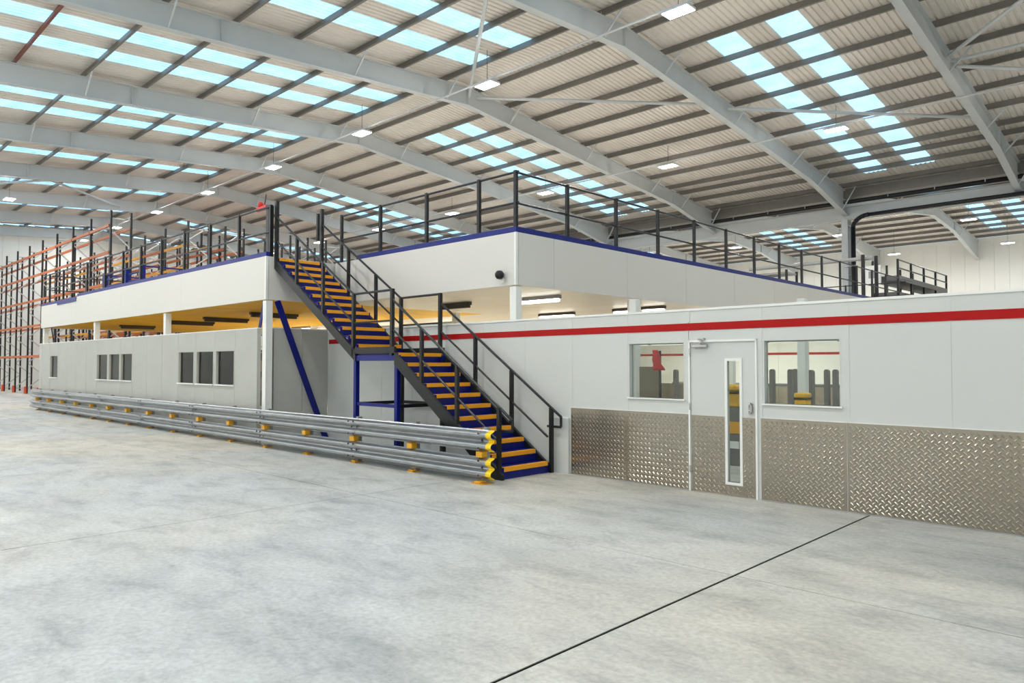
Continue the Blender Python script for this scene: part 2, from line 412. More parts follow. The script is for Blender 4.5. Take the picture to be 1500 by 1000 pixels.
# valley beam, columns, gutter pipes
t = thing('valley_beam', 'deep grey valley beam spanning right from the top of the column', 'beam', (-24, VALLEY, 9.0))
for k in range(len(RX) - 1):
    x0, x1 = RX[k + 1], RX[k]
    MB().box(x0 + .02, x1 - .02, VALLEY - .14, VALLEY + .14, 9.02, 9.06).build('bottom_flange', 'rafter', t)
    MB().box(x0 + .02, x1 - .02, VALLEY - .14, VALLEY + .14, 9.64, 9.68).build('top_flange', 'rafter', t)
    MB().box(x0 + .02, x1 - .02, VALLEY - .02, VALLEY + .02, 9.06, 9.64).build('web', 'rafter', t)
MB().box(HX0 + .2, HX1 - .2, VALLEY - .42, VALLEY + .42, 10.05, 10.5).build('valley_gutter', 'purlin', t)
for k, lab in ((3, 'grey steel valley column rising behind the mezzanine rail'), (5, 'valley column hidden far behind the mezzanine'), (7, 'valley column far left beyond the mezzanine')):
    x = RX[k]; t = thing('valley_column', lab, 'column', (x, VALLEY, 0))
    for yy in (-.28, .28): MB().box(x - .15, x + .15, VALLEY + yy - .015, VALLEY + yy + .015, 0, 9.02).build('flange', 'rafter', t)
    MB().box(x - .012, x + .012, VALLEY - .265, VALLEY + .265, 0, 9.02).build('web', 'rafter', t)
    MB().box(x - .14, x + .14, VALLEY - .262, VALLEY + .262, 8.7, 8.74).build('cap_plate', 'rafter', t)
    MB().box(x - .14, x + .14, VALLEY - .262, VALLEY + .262, 6.2, 6.22).build('stiffener', 'rafter', t)
t = thing('gutter_pipe', 'long black drain pipe running along the valley beam', 'pipe', (-24, VALLEY - .35, 9.85))
MB().tube((-62, VALLEY - .35, 9.85), (8, VALLEY - .35, 9.85), .10, 12).build('pipe_run', 'pipe_black', t, True)
for i in range(34):
    x = 7 - 2.0 * i; MB().box(x - .02, x + .02, VALLEY - .47, VALLEY - .16, 9.83, 9.97).build('pipe_bracket', 'galv', t)
t = thing('downpipe', 'black downpipe with an elbow fixed to the valley column', 'pipe', (RX[3] + .42, VALLEY - .3, 0))
x = RX[3] + .42
MB().tube((x, VALLEY - .3, 0), (x, VALLEY - .3, 8.55), .11, 12).build('vertical_pipe', 'pipe_black', t, True)
mb = MB(); pts = [(x + .75 * (1 - math.cos(a)), VALLEY - .3, 8.55 + .55 * math.sin(a)) for a in [i * math.pi / 12 for i in range(7)]]
for p, q in zip(pts, pts[1:]): mb.tube(p, q, .11, 12)
mb.build('elbow', 'pipe_black', t, True)
MB().tube(pts[-1], (x + 9.0, VALLEY - .3, 9.12), .09, 10).build('horizontal_pipe', 'pipe_black', t, True)
for z in (6.6, 5.0): MB().box(RX[3], x + .13, VALLEY - .43, VALLEY - .17, z, z + .05).build('clamp', 'galv', t)

# ------------------------------------------------------------------ high-bay luminaires and conduits
ROOF_FILLS = {}
def highbay(x, y, z, label, group, power):
    t = thing('high_bay_light', label, 'light', (x, y, z), group=group)
    box('housing', x - .40, x + .40, y - .23, y + .23, z + .02, z + .09, 'lamp_body', t, .015)
    for s in (-1, 1): box('led_panel', x + s * .20 - .175, x + s * .20 + .175, y - .21, y + .21, z, z + .02, 'led', t)
    box('driver', x - .12, x + .12, y - .06, y + .06, z + .09, z + .16, 'lamp_body', t)
    box('hanger', x - .006, x + .006, y - .006, y + .006, z + .16, U(y) + RD, 'bolt', t)
    ld = bpy.data.lights.new('high_bay_lamp', 'AREA'); ld.shape = 'RECTANGLE'; ld.size = .64; ld.size_y = .34
    ld.energy = power * .85; ld.color = (1.0, .975, .94)
    lo = bpy.data.objects.new('lamp', ld); col.objects.link(lo); lo.parent = t; lo.location = (0, 0, -.01)
    ud = ROOF_FILLS.get(round(power, 2))
    if ud is None:
        ud = ROOF_FILLS[round(power, 2)] = bpy.data.lights.new('roof_fill_light', 'POINT'); ud.shadow_soft_size = .10  # fill light added to brighten the roof, not part of the fitting
        ud.energy = power * .34; ud.color = (1.0, .975, .94)
    uo = bpy.data.objects.new('roof_fill', ud); col.objects.link(uo); uo.parent = t; uo.location = (0, 0, -.16)
LX = [-9.9 - 7.25 * k for k in range(-1, 8)]
for yrow, zrow, lab in ((16.6, 11.0, 'along the ridge conduit'), (27.8, 10.5, 'in the row beyond the ridge'), (48.5, 10.1, 'in the first row beyond the valley beam'), (59.8, 10.1, 'in the row nearest the far white wall')):
    for k, x in enumerate(LX):
        if x > -3 and yrow < 40:
            highbay(x, yrow, zrow, 'added high-bay light out of view, brightening the floor at the right', 'high-bay lights out of view', LAMP_W)
        else:
            i = k if yrow > 40 else k - 1
            highbay(x, yrow, zrow, 'high-bay light, %s from the right %s' % (ORD[i], lab), 'high-bay lights ' + lab, LAMP_W * (1.7 if yrow > 40 else 1))
for yrow, zrow in ((3.0, 10.3), (-6.5, 9.6), (-16, 9.0)):
    for x in LX: highbay(x, yrow, zrow, 'added high-bay light out of view, brightening the floor at the right', 'high-bay lights out of view', LAMP_W)
for yrow, zrow in ((-6.5, 9.6), (-16, 9.0)): highbay(4.6, yrow, zrow, 'added high-bay light out of view, brightening the floor at the right', 'high-bay lights out of view', LAMP_W)  # extra unseen lamps, added to brighten the floor at the right
highbay(-45.9, 9.0, 10.5, 'high-bay light at the far left edge above the racks', 'high-bay lights at the left edge', LAMP_W)
for yrow, zrow, lab in ((16.6, 11.0, 'white conduit linking the ridge row of high-bay lights'), (27.8, 10.5, 'white conduit linking the second row of high-bay lights')):
    tag(MB().tube((-63, yrow, zrow + .19), (8, yrow, zrow + .19), .03, 8).build('light_conduit', 'lamp_body'), lab, 'conduit')

# ------------------------------------------------------------------ mezzanine platform
XE, XC, XR = -32.4, -14.5, -8.69       # left end, notch side, right side
YA, YB, YEND = 7.46, 9.12, 33.0        # front of the left block, recessed front, far end
ZT, ZB = 4.04, 3.11
mez = thing('mezzanine', 'white-fascia steel mezzanine platform on white columns', 'mezzanine', (-20, YA, 0))
def fpanel_x(x0, x1, y, zt=ZT, zb=ZB): box('fascia_panel', x0 + .003, x1 - .003, y, y + .06, zb, zt, 'fascia', mez)
for a, b1 in ((-27.93, -23.5), (-23.5, -19), (-19, XC)): fpanel_x(a, b1, YA)
fpanel_x(XE, -27.93, YA, ZT - .09)
for a, b1 in ((XC + .07, -13.6), (-13.6, XR)): fpanel_x(a, b1, YB)
def fpanel_y(y0, y1, x): box('fascia_panel', x - .06, x, y0 + .004, y1 - .004, ZB, ZT, 'fascia', mez)
fpanel_y(YA + .062, YB + .05, XC)
js = [YB + .062, 10.14, 12.48, 14.83, 17.2, 19.55, 21.9, 24.25, 26.6, 28.95, 31.3, YEND]
for a, b1 in zip(js, js[1:]): fpanel_y(a, b1, XR)
fpanel_y(YA + .062, YEND, XE + .06)
# pale corner angles
for x, y in ((XC, YA), (XR, YB)): MB().box(x - .045, x + .006, y - .006, y + .045, ZB, ZT).build('corner_trim', 'trim_white', mez)
# blue edge angle on top of the fascia
def edge(x0, x1, y0, y1, z0=ZT, z1=ZT + .10): box('edge_angle', x0, x1, y0, y1, z0, z1, 'edge_blue', mez)
edge(-27.9, XC - .02, YA + .01, YA + .10); edge(XE, -27.9, YA + .01, YA + .10, ZT - .09, ZT + .0)
edge(-30.2, -27.95, YA - .02, YA + .008, ZT - .16, ZT + .0)
edge(XC + .9, XR - .01, YB + .01, YB + .10); edge(XR - .10, XR - .01, YB + .10, YEND)
# deck boards (their undersides are the soffit)
def boards(xl, xr, y0, yend):
    y = y0
    while y < yend - .05:
        y1 = min(y + 1.2, yend); xa = xl
        while xa < xr - .05:
            xb = min(xa + 2.6, xr)
            box('deck_board', xa + .003, xb - .003, y + .003, y1 - .003, ZB + .015, ZB + .055, 'deck_ochre' if xb < -14.4 and y < 13 else 'deck_grey', mez)
            xa = xb
        y = y1
boards(XE + .08, XC - .08, YA + .08, YB + .08); boards(XE + .08, XC - .08, YB + .08, YEND); boards(XC - .08, XR - .08, YB + .08, YEND)
for a, b1, c0, c1 in ((XE + .07, XC - .07, YA + .07, YB + .05), (XE + .07, XR - .07, YB + .07, YEND)):
    box('deck_floor', a, b1, c0, c1, ZT - .06, ZT, 'deck_grey', mez)
def mcol(x, y, h=ZB, w=.15):
    MB().box(x - w / 2, x + w / 2, y - w / 2, y + w / 2, 0, h - .02).build('column', 'trim_white', mez)
for x, y in ((XC - .08, YA + .09), (-20.2, YA + .12), (-26.1, YA + .12), (-32.2, YA + .12), (XR - .1, YB + .10), (XR - .1, 12.8), (XR - .1, 17.2), (XR - .1, 21.9),
             (-14.4, 12.8), (-20.2, 12.8), (-26.1, 12.8), (-32.2, 12.8), (-14.4, 18), (-20.2, 18), (-26.1, 18), (-32.2, 18)): mcol(x, y)
MB().bar((XC - .03, 7.74, 3.10), (XC - .03, 8.98, .0), .14, .02, (1, 0, 0)).build('knee_brace', 'stair_blue', mez)
MB().bar((-14.96, 7.66, 3.10), (-15.95, 7.66, .2), .02, .10, (1, 0, 0)).build('knee_brace', 'stair_blue', mez)
MB().bar((-31.9, 7.7, 3.10), (-30.7, 7.7, .9), .02, .10, (1, 0, 0)).build('knee_brace', 'rack_upright', mez)
# soffit battens
def batten(x0, y0, x1, y1, label, lit, power=0, col_=(1, .95, .82), mat='fixture_dark'):
    mx_, my_ = (x0 + x1) / 2, (y0 + y1) / 2
    t = thing('batten_light', label, 'light', (mx_, my_, 3.0), group='strip lights under the mezzanine')
    ax = abs(x1 - x0) > abs(y1 - y0); L_ = (abs(x1 - x0) if ax else abs(y1 - y0)) / 2
    hx, hy = (L_, .05) if ax else (.05, L_)
    box('spine', mx_ - hx, mx_ + hx, my_ - hy, my_ + hy, 3.05, 3.12, mat, t)
    k = 1.0 if not ax else 1.0
    bx_, by_ = (L_ - .04, .055) if ax else (.055, L_ - .04)
    box('diffuser', mx_ - bx_, mx_ + bx_, my_ - by_, my_ + by_, 2.99, 3.05, 'tube_white' if lit else mat, t, .012)
    if lit:
        ld = bpy.data.lights.new('batten_lamp', 'AREA'); ld.shape = 'RECTANGLE'; ld.size = bx_ * 2; ld.size_y = by_ * 2; ld.energy = power; ld.color = col_
        lo = bpy.data.objects.new('lamp', ld); col.objects.link(lo); lo.parent = t; lo.location = (0, 0, -.02)
batten(-23.85, 9.0, -23.85, 10.45, 'unlit strip light on the ochre soffit, second from the left office end', False)
batten(-21.4, 9.05, -21.4, 10.45, 'unlit strip light on the ochre soffit, nearest the middle white column', False)
batten(-18.45, 9.05, -18.45, 10.45, 'unlit strip light on the ochre soffit beside the blue knee brace', False)
batten(-27.8, 8.8, -27.8, 10.0, 'unlit strip light on the soffit above the middle windows', False)
batten(-24.9, 13.9, -23.7, 13.9, 'lit strip light glowing just over the grey return wall', True, 110, (1, .86, .6), 'fixture_grey')
batten(-10.55, 11.15, -9.4, 11.15, 'brightly lit strip light beside the corner column of the mezzanine', True, 30, (1, .97, .9), 'fixture_grey')
batten(-13.4, 15.0, -12.15, 15.0, 'strip light lying just above the red-striped wall top', True, 24, (1, .97, .9))
batten(-12.95, 11.0, -11.9, 11.0, 'strip light seen between the stair handrails', False)
batten(-10.85, 14.95, -10.2, 14.95, 'strip light left of the second corner column, at the wall top', True, 18, (1, .97, .9))
batten(-9.95, 14.9, -9.3, 14.9, 'strip light right of the second corner column, at the wall top', True, 18, (1, .97, .9))
batten(-20.9, 17.0, -19.7, 17.0, 'added unseen strip light brightening the ochre soffit', True, 150, (1, .94, .76))  # added lamp, kept out of sight, lifts the ochre soffit
batten(-17.0, 18.0, -15.8, 18.0, 'added unseen strip light brightening the soffit behind the stairs', True, 150, (1, .94, .76))  # another hidden lamp added to lift the soffit

for i, (x, y) in enumerate(((-12.5, 18.5), (-9.9, 18.5), (-12.5, 21.5), (-9.9, 21.5))):  # unseen lamps added to brighten the room behind the windows
    batten(x - .6, y, x + .6, y, '%s added strip light, out of sight, brightening the room behind the striped wall' % ORD[i], True, 80, (1, .95, .84), 'fixture_grey')
for i, x in enumerate((-25.5, -21.8, -18.2)):  # hidden lamps added to brighten the office and its soffit
    batten(x - .6, 15.7, x + .6, 15.7, '%s added strip light brightening the left office, hidden by its wall' % ORD[i], True, 360, (1, .96, .80), 'fixture_grey')
# ------------------------------------------------------------------ guard railings on the platform
def rail_run(label, pts, axis, c, posts, ztop=ZT + 1.10, zmid=ZT + .55, mat='rail_dark', z0=ZT + .0):
    a0, a1 = pts
    P = lambda a, z: (a, c, z) if axis == 'X' else (c, a, z)
    t = thing('guard_railing', label, 'railing', P((a0 + a1) / 2, z0))
    MB().tube(P(a0, ztop), P(a1, ztop), .021, 8).build('top_rail', 'rail_navy', t)
    MB().tube(P(a0, zmid), P(a1, zmid), .021, 8).build('middle_rail', 'rail_navy', t)
    for a in posts:
        if axis == 'X': box('post', a - .03, a + .03, c - .03, c + .03, z0, ztop + .03, mat, t)
        else: box('post', c - .03, c + .03, a - .03, a + .03, z0, ztop + .03, mat, t)
    return t
rail_run('dark railing along the left front edge of the mezzanine', (XE + .1, XC - .05), 'X', YA + .13, [XC - .06, -17.6 + .0, -16.0 - .05, -19.15, -20.7, -22.26, -23.75, -25.39, -27.23, -30.0, -31.8])
rail_run('dark railing above the recessed white fascia, meeting the tall corner post', (XC + .1, XR - .06), 'X', YB + .13, [XC + .12, -12.87, -11.3, -9.77])
rail_run('dark railing receding along the right side of the mezzanine', (YB + .13, YEND - .1), 'Y', XR - .13, [YB + .13] + [10.68 + 1.585 * i for i in range(14)])
rail_run('dark railing along the far left end of the mezzanine', (YA + .3, 24), 'Y', XE + .13, [YA + 1.5 + 1.7 * i for i in range(10)])
rail_run('railing along the back edge of the mezzanine', (XE + .1, XR - .3), 'X', YEND - .13, [XE + .2 + 1.6 * i for i in range(15)])
# blue pallet gate on the platform
t = thing('pallet_gate', 'blue steel pallet gate standing on the left platform edge', 'gate', (-24.8, YA + .5, ZT))
for x in (-26.6, -24.5, -23.2): box('gate_post', x - .07, x + .07, YA + .42, YA + .56, ZT, ZT + .72, 'edge_blue', t)
for z in (.28, .5, .68): MB().tube((-26.6, YA + .50, ZT + z), (-23.2, YA + .50, ZT + z), .025, 8).build('gate_bar', 'edge_blue', t)
for x in (-26.6, -23.2): MB().tube((x, YA + .50, ZT + .66), (x, YA + 2.0, ZT + .66), .025, 8).build('gate_arm', 'edge_blue', t)
for x in (-26.6, -23.2): box('back_post', x - .05, x + .05, YA + 1.95, YA + 2.05, ZT, ZT + .7, 'edge_blue', t)
# tall posts and red lock-out at the top of the stair
t = thing('gate_post_pair', 'tall grey end post with red latch at the head of the stairs', 'post', (XC - .35, YA + .2, ZT))
box('post', XC - .30, XC - .18, YA + .14, YA + .26, ZT, ZT + 1.15, 'rail_dark', t)
box('latch', XC - .78, XC - .30, YA + .14, YA + .22, ZT + 1.08, ZT + 1.19, 'stop_red', t, .02)
MB().lathe((XC - .62, YA + .18, ZT + 1.18), [(0, 0), (.06, 0), (.07, .05), (.04, .10), (0, .11)], 10).build('beacon', 'stop_red', t, True)
MB().tube((XC - .45, YA + .18, ZT + 1.18), (XC - .38, YA + .18, ZT + 1.42), .012, 6).build('rod', 'bolt', t)
# camera dome under the right corner
t = thing('security_camera', 'small black security camera on the white fascia corner', 'camera', (-9.0, YB - .01, 3.24))
box('bracket', -9.03, -8.97, YB - .05, YB - .002, 3.16, 3.24, 'trim_white', t)
MB().lathe((-9.0, YB - .10, 3.22), [(0, 0), (.05, .01), (.08, .05), (.085, .10), (.05, .15), (0, .16)], 12).build('dome', 'black', t, True)

# ------------------------------------------------------------------ partition walls of the offices under / beside the platform
WA = -.0185                                             # the red-striped wall is turned very slightly
WO = Vector((-5.0, 8.86, 0)); WD = Vector((math.cos(WA), math.sin(WA), 0)); WN = Vector((-math.sin(WA), math.cos(WA), 0))
def wp(X, off=0., z=0.):                                # wall coordinate X is the hall's X
    return WO + WD * (X + 5.0) + WN * off + Vector((0, 0, z))
def wbox(name, X0, X1, o0, o1, z0, z1, mat, parent, bev=0.):
    c = wp((X0 + X1) / 2, (o0 + o1) / 2, (z0 + z1) / 2)
    hx, hy, hz = (X1 - X0) / 2, (o1 - o0) / 2, (z1 - z0) / 2
    return box(name, c.x - hx, c.x + hx, c.y - hy, c.y + hy, c.z - hz, c.z + hz, mat, parent, bev, WA)
def wmesh(name, boxes, mat, parent, bev=0.):
    """several boxes (X0,X1,o0,o1,z0,z1) of one part in wall coordinates"""
    mb = MB()
    X = sum(b_[0] + b_[1] for b_ in boxes) / (2 * len(boxes)); base = wp(X)
    for b_ in boxes: mb.box(b_[0] - X, b_[1] - X, b_[2], b_[3], b_[4], b_[5])
    o = mb.build(name, mat, None, at=(0, 0, 0)); o.rotation_euler.z = WA
    o.location = base
    if parent is not None: o.parent = parent; o.location = base - wloc(parent)
    return o
def lugs(rects, parent, off):
    """raised bars of the tread plate inside the (X0, X1, z0, z1) rectangles"""
    c = .048; Lh, w, h = .027, .0105, .0065; base = wp(-5); mb = MB()
    for (X0, X1, z0, z1) in rects:
        n0 = int(math.floor((X0 - 1) / (c * .7071))); n1 = int(math.ceil((X1 + 1) / (c * .7071)))
        for i in range(n0, n1):
            for j in range(0, int(z1 / (c * .7071)) + 2):
                if (i + j) % 2: continue
                x, z = i * c * .7071, j * c * .7071
                if x < X0 + .02 or x > X1 - .02 or z < z0 + .02 or z > z1 - .02: continue
                sg = 1 if (i % 2 == 0) else -1
                dx, dz = .7071, .7071 * sg; ex, ez = -dz, dx; k = len(mb.v); X = x + 5.0
                for a_, b__, hh_ in ((-1, 0, 0), (-.35, 1, 0), (.35, 1, 0), (1, 0, 0), (.35, -1, 0), (-.35, -1, 0), (-.4, 0, 1), (.4, 0, 1)):
                    mb.v.append((X + a_ * Lh * dx + b__ * w * ex, off - hh_ * h, z + a_ * Lh * dz + b__ * w * ez))
                mb.f += [tuple(k + q for q in f_) for f_ in ((0, 1, 6), (1, 2, 7, 6), (2, 3, 7), (3, 4, 7), (4, 5, 6, 7), (5, 0, 6))]
    me = bpy.data.meshes.new('raised_lugs'); me.from_pydata(mb.v, [], mb.f); me.materials.append(MATS['plate_metal'])
    o = bpy.data.objects.new('raised_lugs', me); col.objects.link(o); o.parent = parent
    # the parent already carries the wall's turn
    d = base - wloc(parent); o.location = Matrix.Rotation(-WA, 3, 'Z') @ d
    o['kind'] = 'stuff'
WH, TH = 2.455, .10
redwall = thing('wall_striped', 'pale grey panel wall with a red stripe, window, door and window', 'wall', tuple(wp(-7)), kind='structure')
J = [-14.59, -13.5, -12.46, -11.42, -10.38, -9.34, -8.31, -7.27, -6.20, -5.16, -4.12, -3.05, -2.0, -.96, .08, 1.1, 2.2]
W1 = (-6.165, -5.235, 1.24, 2.03); W2 = (-4.08, -3.13, 1.225, 2.03); DR = (-5.16, -4.165, 2.05)
for a, b1 in zip(J, J[1:]):
    a_, b_ = a + .004, b1 - .004
    if abs(a + 6.20) < .01: hole = W1
    elif abs(a + 4.12) < .01: hole = W2
    elif abs(a + 5.16) < .01: hole = (DR[0], DR[1], 0, DR[2])
    else: hole = None
    if hole is None: wbox('wall_panel', a_, b_, 0, TH, 0, WH, 'wall_white', redwall)
    else:
        bs = [(a_, b_, 0, TH, hole[3], WH)]
        if hole[2] > 0: bs.append((a_, b_, 0, TH, 0, hole[2]))
        if hole[0] > a_: bs.append((a_, hole[0], 0, TH, hole[2], hole[3]))
        if hole[1] < b_: bs.append((hole[1], b_, 0, TH, hole[2], hole[3]))
        wmesh('wall_panel', bs, 'wall_white', redwall)
for a in J[1:-1]: wbox('joint_strip', a - .02, a + .02, -.004, 0, 2.30 if a in (-5.16,) else (1.04 if a > -7.4 else 0), WH, 'wall_white', redwall)
wbox('cap_rail', J[0], J[-1], -.012, TH + .012, WH, WH + .03, 'trim_white', redwall)
for a, b1 in zip(J, J[1:]): wbox('red_stripe', a + (.06 if a == J[0] else .0002), b1 - .0002, -.008, 0, 2.185, 2.285, 'stripe_red', redwall)
wbox('end_trim', -7.62 + .0, -7.30, -.05, -.001, 0, .86, 'wall_white', redwall)
wbox('end_trim_cap', -7.62, -7.30, -.052, -.001, .86, .88, 'trim_white', redwall)
for a, b1 in ((-7.28, -6.20), (-6.20, -5.165), (-4.125, -3.07), (-3.066, -1.0), (-.996, 2.2)):
    pl = wbox('tread_plate', a + .002, b1 - .002, -.008, 0, .012, 1.038, 'plate_metal', redwall)
    lugs([(a, b1, .012, 1.038)], pl, -.008)
    wbox('plate_edge', a + .002, b1 - .002, -.012, 0, 1.038, 1.046, 'trim_white', redwall)
    wbox('skirting_angle', a + .002, b1 - .002, -.02, 0, 0, .012, 'galv', redwall)
# windows
def wwin(n, W, label):
    t = thing('window_%d' % n, label, 'window', tuple(wp((W[0] + W[1]) / 2, 0, W[2])), kind='structure')
    f = .010
    wmesh('window_frame', [(W[0], W[0] + f, -.003, TH, W[2], W[3]), (W[1] - f, W[1], -.003, TH, W[2], W[3]), (W[0], W[1], -.003, TH, W[3] - f, W[3])], 'wall_white', t)
    wmesh('window_sill', [(W[0] - .02, W[1] + .02, -.03, TH, W[2] - .02, W[2])], 'trim_white', t)
    wbox('glass_pane', W[0] + f, W[1] - f, .06, .066, W[2], W[3] - f, 'pane', t)
wwin(1, W1, 'clear window left of the door in the striped wall')
wwin(2, W2, 'clear window right of the door in the striped wall')
# door
dr = thing('door_1', 'pale grey single door with tread-plate kick panel and narrow vision slot', 'door', tuple(wp(-4.66)), kind='structure')
x0, x1 = DR[0] + .028, DR[1] - .028
V = (-4.585, -4.41, .18, 1.765)
wmesh('door_frame', [(DR[0], x0 - .004, -.02, TH, 0, DR[2]), (x1 + .004, DR[1], -.02, TH, 0, DR[2]), (DR[0], DR[1], -.02, TH, DR[2] - .03, DR[2])], 'trim_white', dr)
wmesh('frame_gap', [(x0 - .004, x0, .03, .07, .005, DR[2] - .03), (x1, x1 + .004, .03, .07, .005, DR[2] - .03)], 'black', dr)
leaf = wmesh('door_leaf', [(x0 + .002, V[0], .0, .045, .012, DR[2] - .036), (V[1], x1 - .002, .0, .045, .012, DR[2] - .036), (V[0], V[1], .0, .045, .012, V[2]), (V[0], V[1], .0, .045, V[3], DR[2] - .036)], 'wall_white', dr)
kp = wmesh('kick_plate', [(x0 + .01, V[0] - .035, -.006, 0, .012, 1.03), (V[1] + .035, x1 - .01, -.006, 0, .012, 1.03), (V[0] - .035, V[1] + .035, -.006, 0, .012, V[2] - .035)], 'plate_metal', dr)
lugs([(x0 + .01, V[0] - .035, .012, 1.03), (V[1] + .035, x1 - .01, .012, 1.03), (V[0] - .035, V[1] + .035, .012, V[2] - .035)], kp, -.006)
wmesh('vision_frame', [(V[0] - .035, V[0], -.012, .05, V[2] - .035, V[3] + .035), (V[1], V[1] + .035, -.012, .05, V[2] - .035, V[3] + .035), (V[0], V[1], -.012, .05, V[2] - .035, V[2]), (V[0], V[1], -.012, .05, V[3], V[3] + .035)], 'trim_white', dr)
wbox('vision_glass', V[0], V[1], .018, .024, V[2], V[3], 'pane', dr)
# pull handle with rounded back plate
hx = -4.255
mb = MB(); base = wp(hx)
prof = [(-.035, 1.08), (.035, 1.08)] + [(.035 * math.cos(a), 1.20 + .035 * math.sin(a)) for a in [i * math.pi / 8 for i in range(9)]]
prof = [(-.035 * 1.0, 1.09), (-.02, 1.065), (.02, 1.065), (.035, 1.09)] + [(.035 * math.cos(a), 1.20 + .035 * math.sin(a)) for a in [i * math.pi / 8 for i in range(9)]]
mb.extrude([(p[0], p[1]) for p in prof], 'Y', -.010, 0)
o = mb.build('handle_plate', 'chrome', None, at=(0, 0, 0)); o.rotation_euler.z = WA; o.parent = dr; o.location = base - wloc(dr)
mb = MB(); pts = [(0, -.008, 1.09), (0, -.05, 1.10), (0, -.055, 1.14), (0, -.055, 1.17), (0, -.05, 1.20), (0, -.008, 1.215)]
for p, q in zip(pts, pts[1:]): mb.tube(p, q, .010, 8)
h = mb.build('pull_handle', 'chrome', None, True, at=(0, 0, 0)); h.rotation_euler.z = WA; h.parent = dr; h.location = base - wloc(dr)
# closer
wbox('door_closer', -5.09, -4.86, -.055, -.004, 1.945, 1.995, 'chrome', dr, .008)
wmesh('closer_bracket', [(-4.98, -4.90, -.07, -.004, 2.045, 2.075)], 'chrome', dr)
mb = MB(); mb.bar((0, -.05, 1.99), (.10, -.19, 2.01), .022, .012); mb.bar((.10, -.19, 2.02), (-.03, -.06, 2.06), .022, .012)
o = mb.build('closer_arm', 'chrome', None, at=(0, 0, 0)); o.rotation_euler.z = WA; o.parent = dr; o.location = wp(-4.95) - wloc(dr)
for z in (.25, 1.1, 1.85): wbox('hinge', x0 - .018, x0 + .004, -.026, -.019, z, z + .09, 'chrome', dr)

# return wall between the two offices (in the shade of the stairs)
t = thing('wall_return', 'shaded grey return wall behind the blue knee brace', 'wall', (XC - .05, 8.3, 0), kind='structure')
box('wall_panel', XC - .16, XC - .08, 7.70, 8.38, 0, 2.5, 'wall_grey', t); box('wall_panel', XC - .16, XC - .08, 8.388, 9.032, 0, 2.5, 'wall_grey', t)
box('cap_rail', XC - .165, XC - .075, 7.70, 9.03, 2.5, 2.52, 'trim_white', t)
# left office front
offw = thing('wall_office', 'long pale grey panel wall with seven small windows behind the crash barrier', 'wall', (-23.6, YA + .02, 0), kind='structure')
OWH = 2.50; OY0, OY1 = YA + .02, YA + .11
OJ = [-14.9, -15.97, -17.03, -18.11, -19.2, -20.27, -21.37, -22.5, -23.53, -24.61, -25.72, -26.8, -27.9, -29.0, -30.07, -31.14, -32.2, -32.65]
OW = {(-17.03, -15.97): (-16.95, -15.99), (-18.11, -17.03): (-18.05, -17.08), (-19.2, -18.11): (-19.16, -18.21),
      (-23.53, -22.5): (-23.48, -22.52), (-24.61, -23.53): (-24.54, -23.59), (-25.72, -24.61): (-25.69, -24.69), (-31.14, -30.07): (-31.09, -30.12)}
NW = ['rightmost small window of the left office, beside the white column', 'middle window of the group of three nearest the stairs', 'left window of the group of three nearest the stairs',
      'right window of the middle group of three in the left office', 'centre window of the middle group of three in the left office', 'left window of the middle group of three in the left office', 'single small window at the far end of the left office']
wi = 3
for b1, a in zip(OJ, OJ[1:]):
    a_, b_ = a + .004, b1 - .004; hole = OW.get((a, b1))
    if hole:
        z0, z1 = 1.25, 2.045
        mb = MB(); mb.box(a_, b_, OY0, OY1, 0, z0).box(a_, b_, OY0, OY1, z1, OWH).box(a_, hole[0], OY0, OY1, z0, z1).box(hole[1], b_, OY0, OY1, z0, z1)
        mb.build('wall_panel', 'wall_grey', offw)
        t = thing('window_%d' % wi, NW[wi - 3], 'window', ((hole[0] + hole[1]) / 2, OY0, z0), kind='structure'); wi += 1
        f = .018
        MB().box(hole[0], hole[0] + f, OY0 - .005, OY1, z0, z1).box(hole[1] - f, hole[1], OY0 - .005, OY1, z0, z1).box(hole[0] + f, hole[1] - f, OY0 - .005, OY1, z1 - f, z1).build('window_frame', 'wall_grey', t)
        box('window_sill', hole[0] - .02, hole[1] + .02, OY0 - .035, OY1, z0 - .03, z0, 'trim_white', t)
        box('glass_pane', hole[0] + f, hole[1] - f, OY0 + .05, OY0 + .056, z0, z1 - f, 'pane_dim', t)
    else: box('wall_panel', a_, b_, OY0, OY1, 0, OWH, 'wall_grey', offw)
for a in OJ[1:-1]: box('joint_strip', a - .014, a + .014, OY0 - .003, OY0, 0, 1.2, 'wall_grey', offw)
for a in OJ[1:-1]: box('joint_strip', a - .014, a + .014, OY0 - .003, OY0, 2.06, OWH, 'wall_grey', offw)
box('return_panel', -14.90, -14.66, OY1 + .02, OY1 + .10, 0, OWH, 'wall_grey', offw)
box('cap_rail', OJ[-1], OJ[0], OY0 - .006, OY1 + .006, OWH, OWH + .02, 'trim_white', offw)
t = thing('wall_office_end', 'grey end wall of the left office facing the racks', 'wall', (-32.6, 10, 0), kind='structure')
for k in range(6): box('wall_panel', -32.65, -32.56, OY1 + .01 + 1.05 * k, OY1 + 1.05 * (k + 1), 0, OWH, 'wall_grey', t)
t = thing('wall_office_rear', 'brown inner back wall of the left office seen through its windows', 'wall', (-24, 13, 0), kind='structure')
for k in range(17): box('wall_panel', -32.5 + 1.05 * k, -32.5 + 1.05 * k + 1.04, 18.6, 18.68, 0, 2.4, 'board_brown', t)
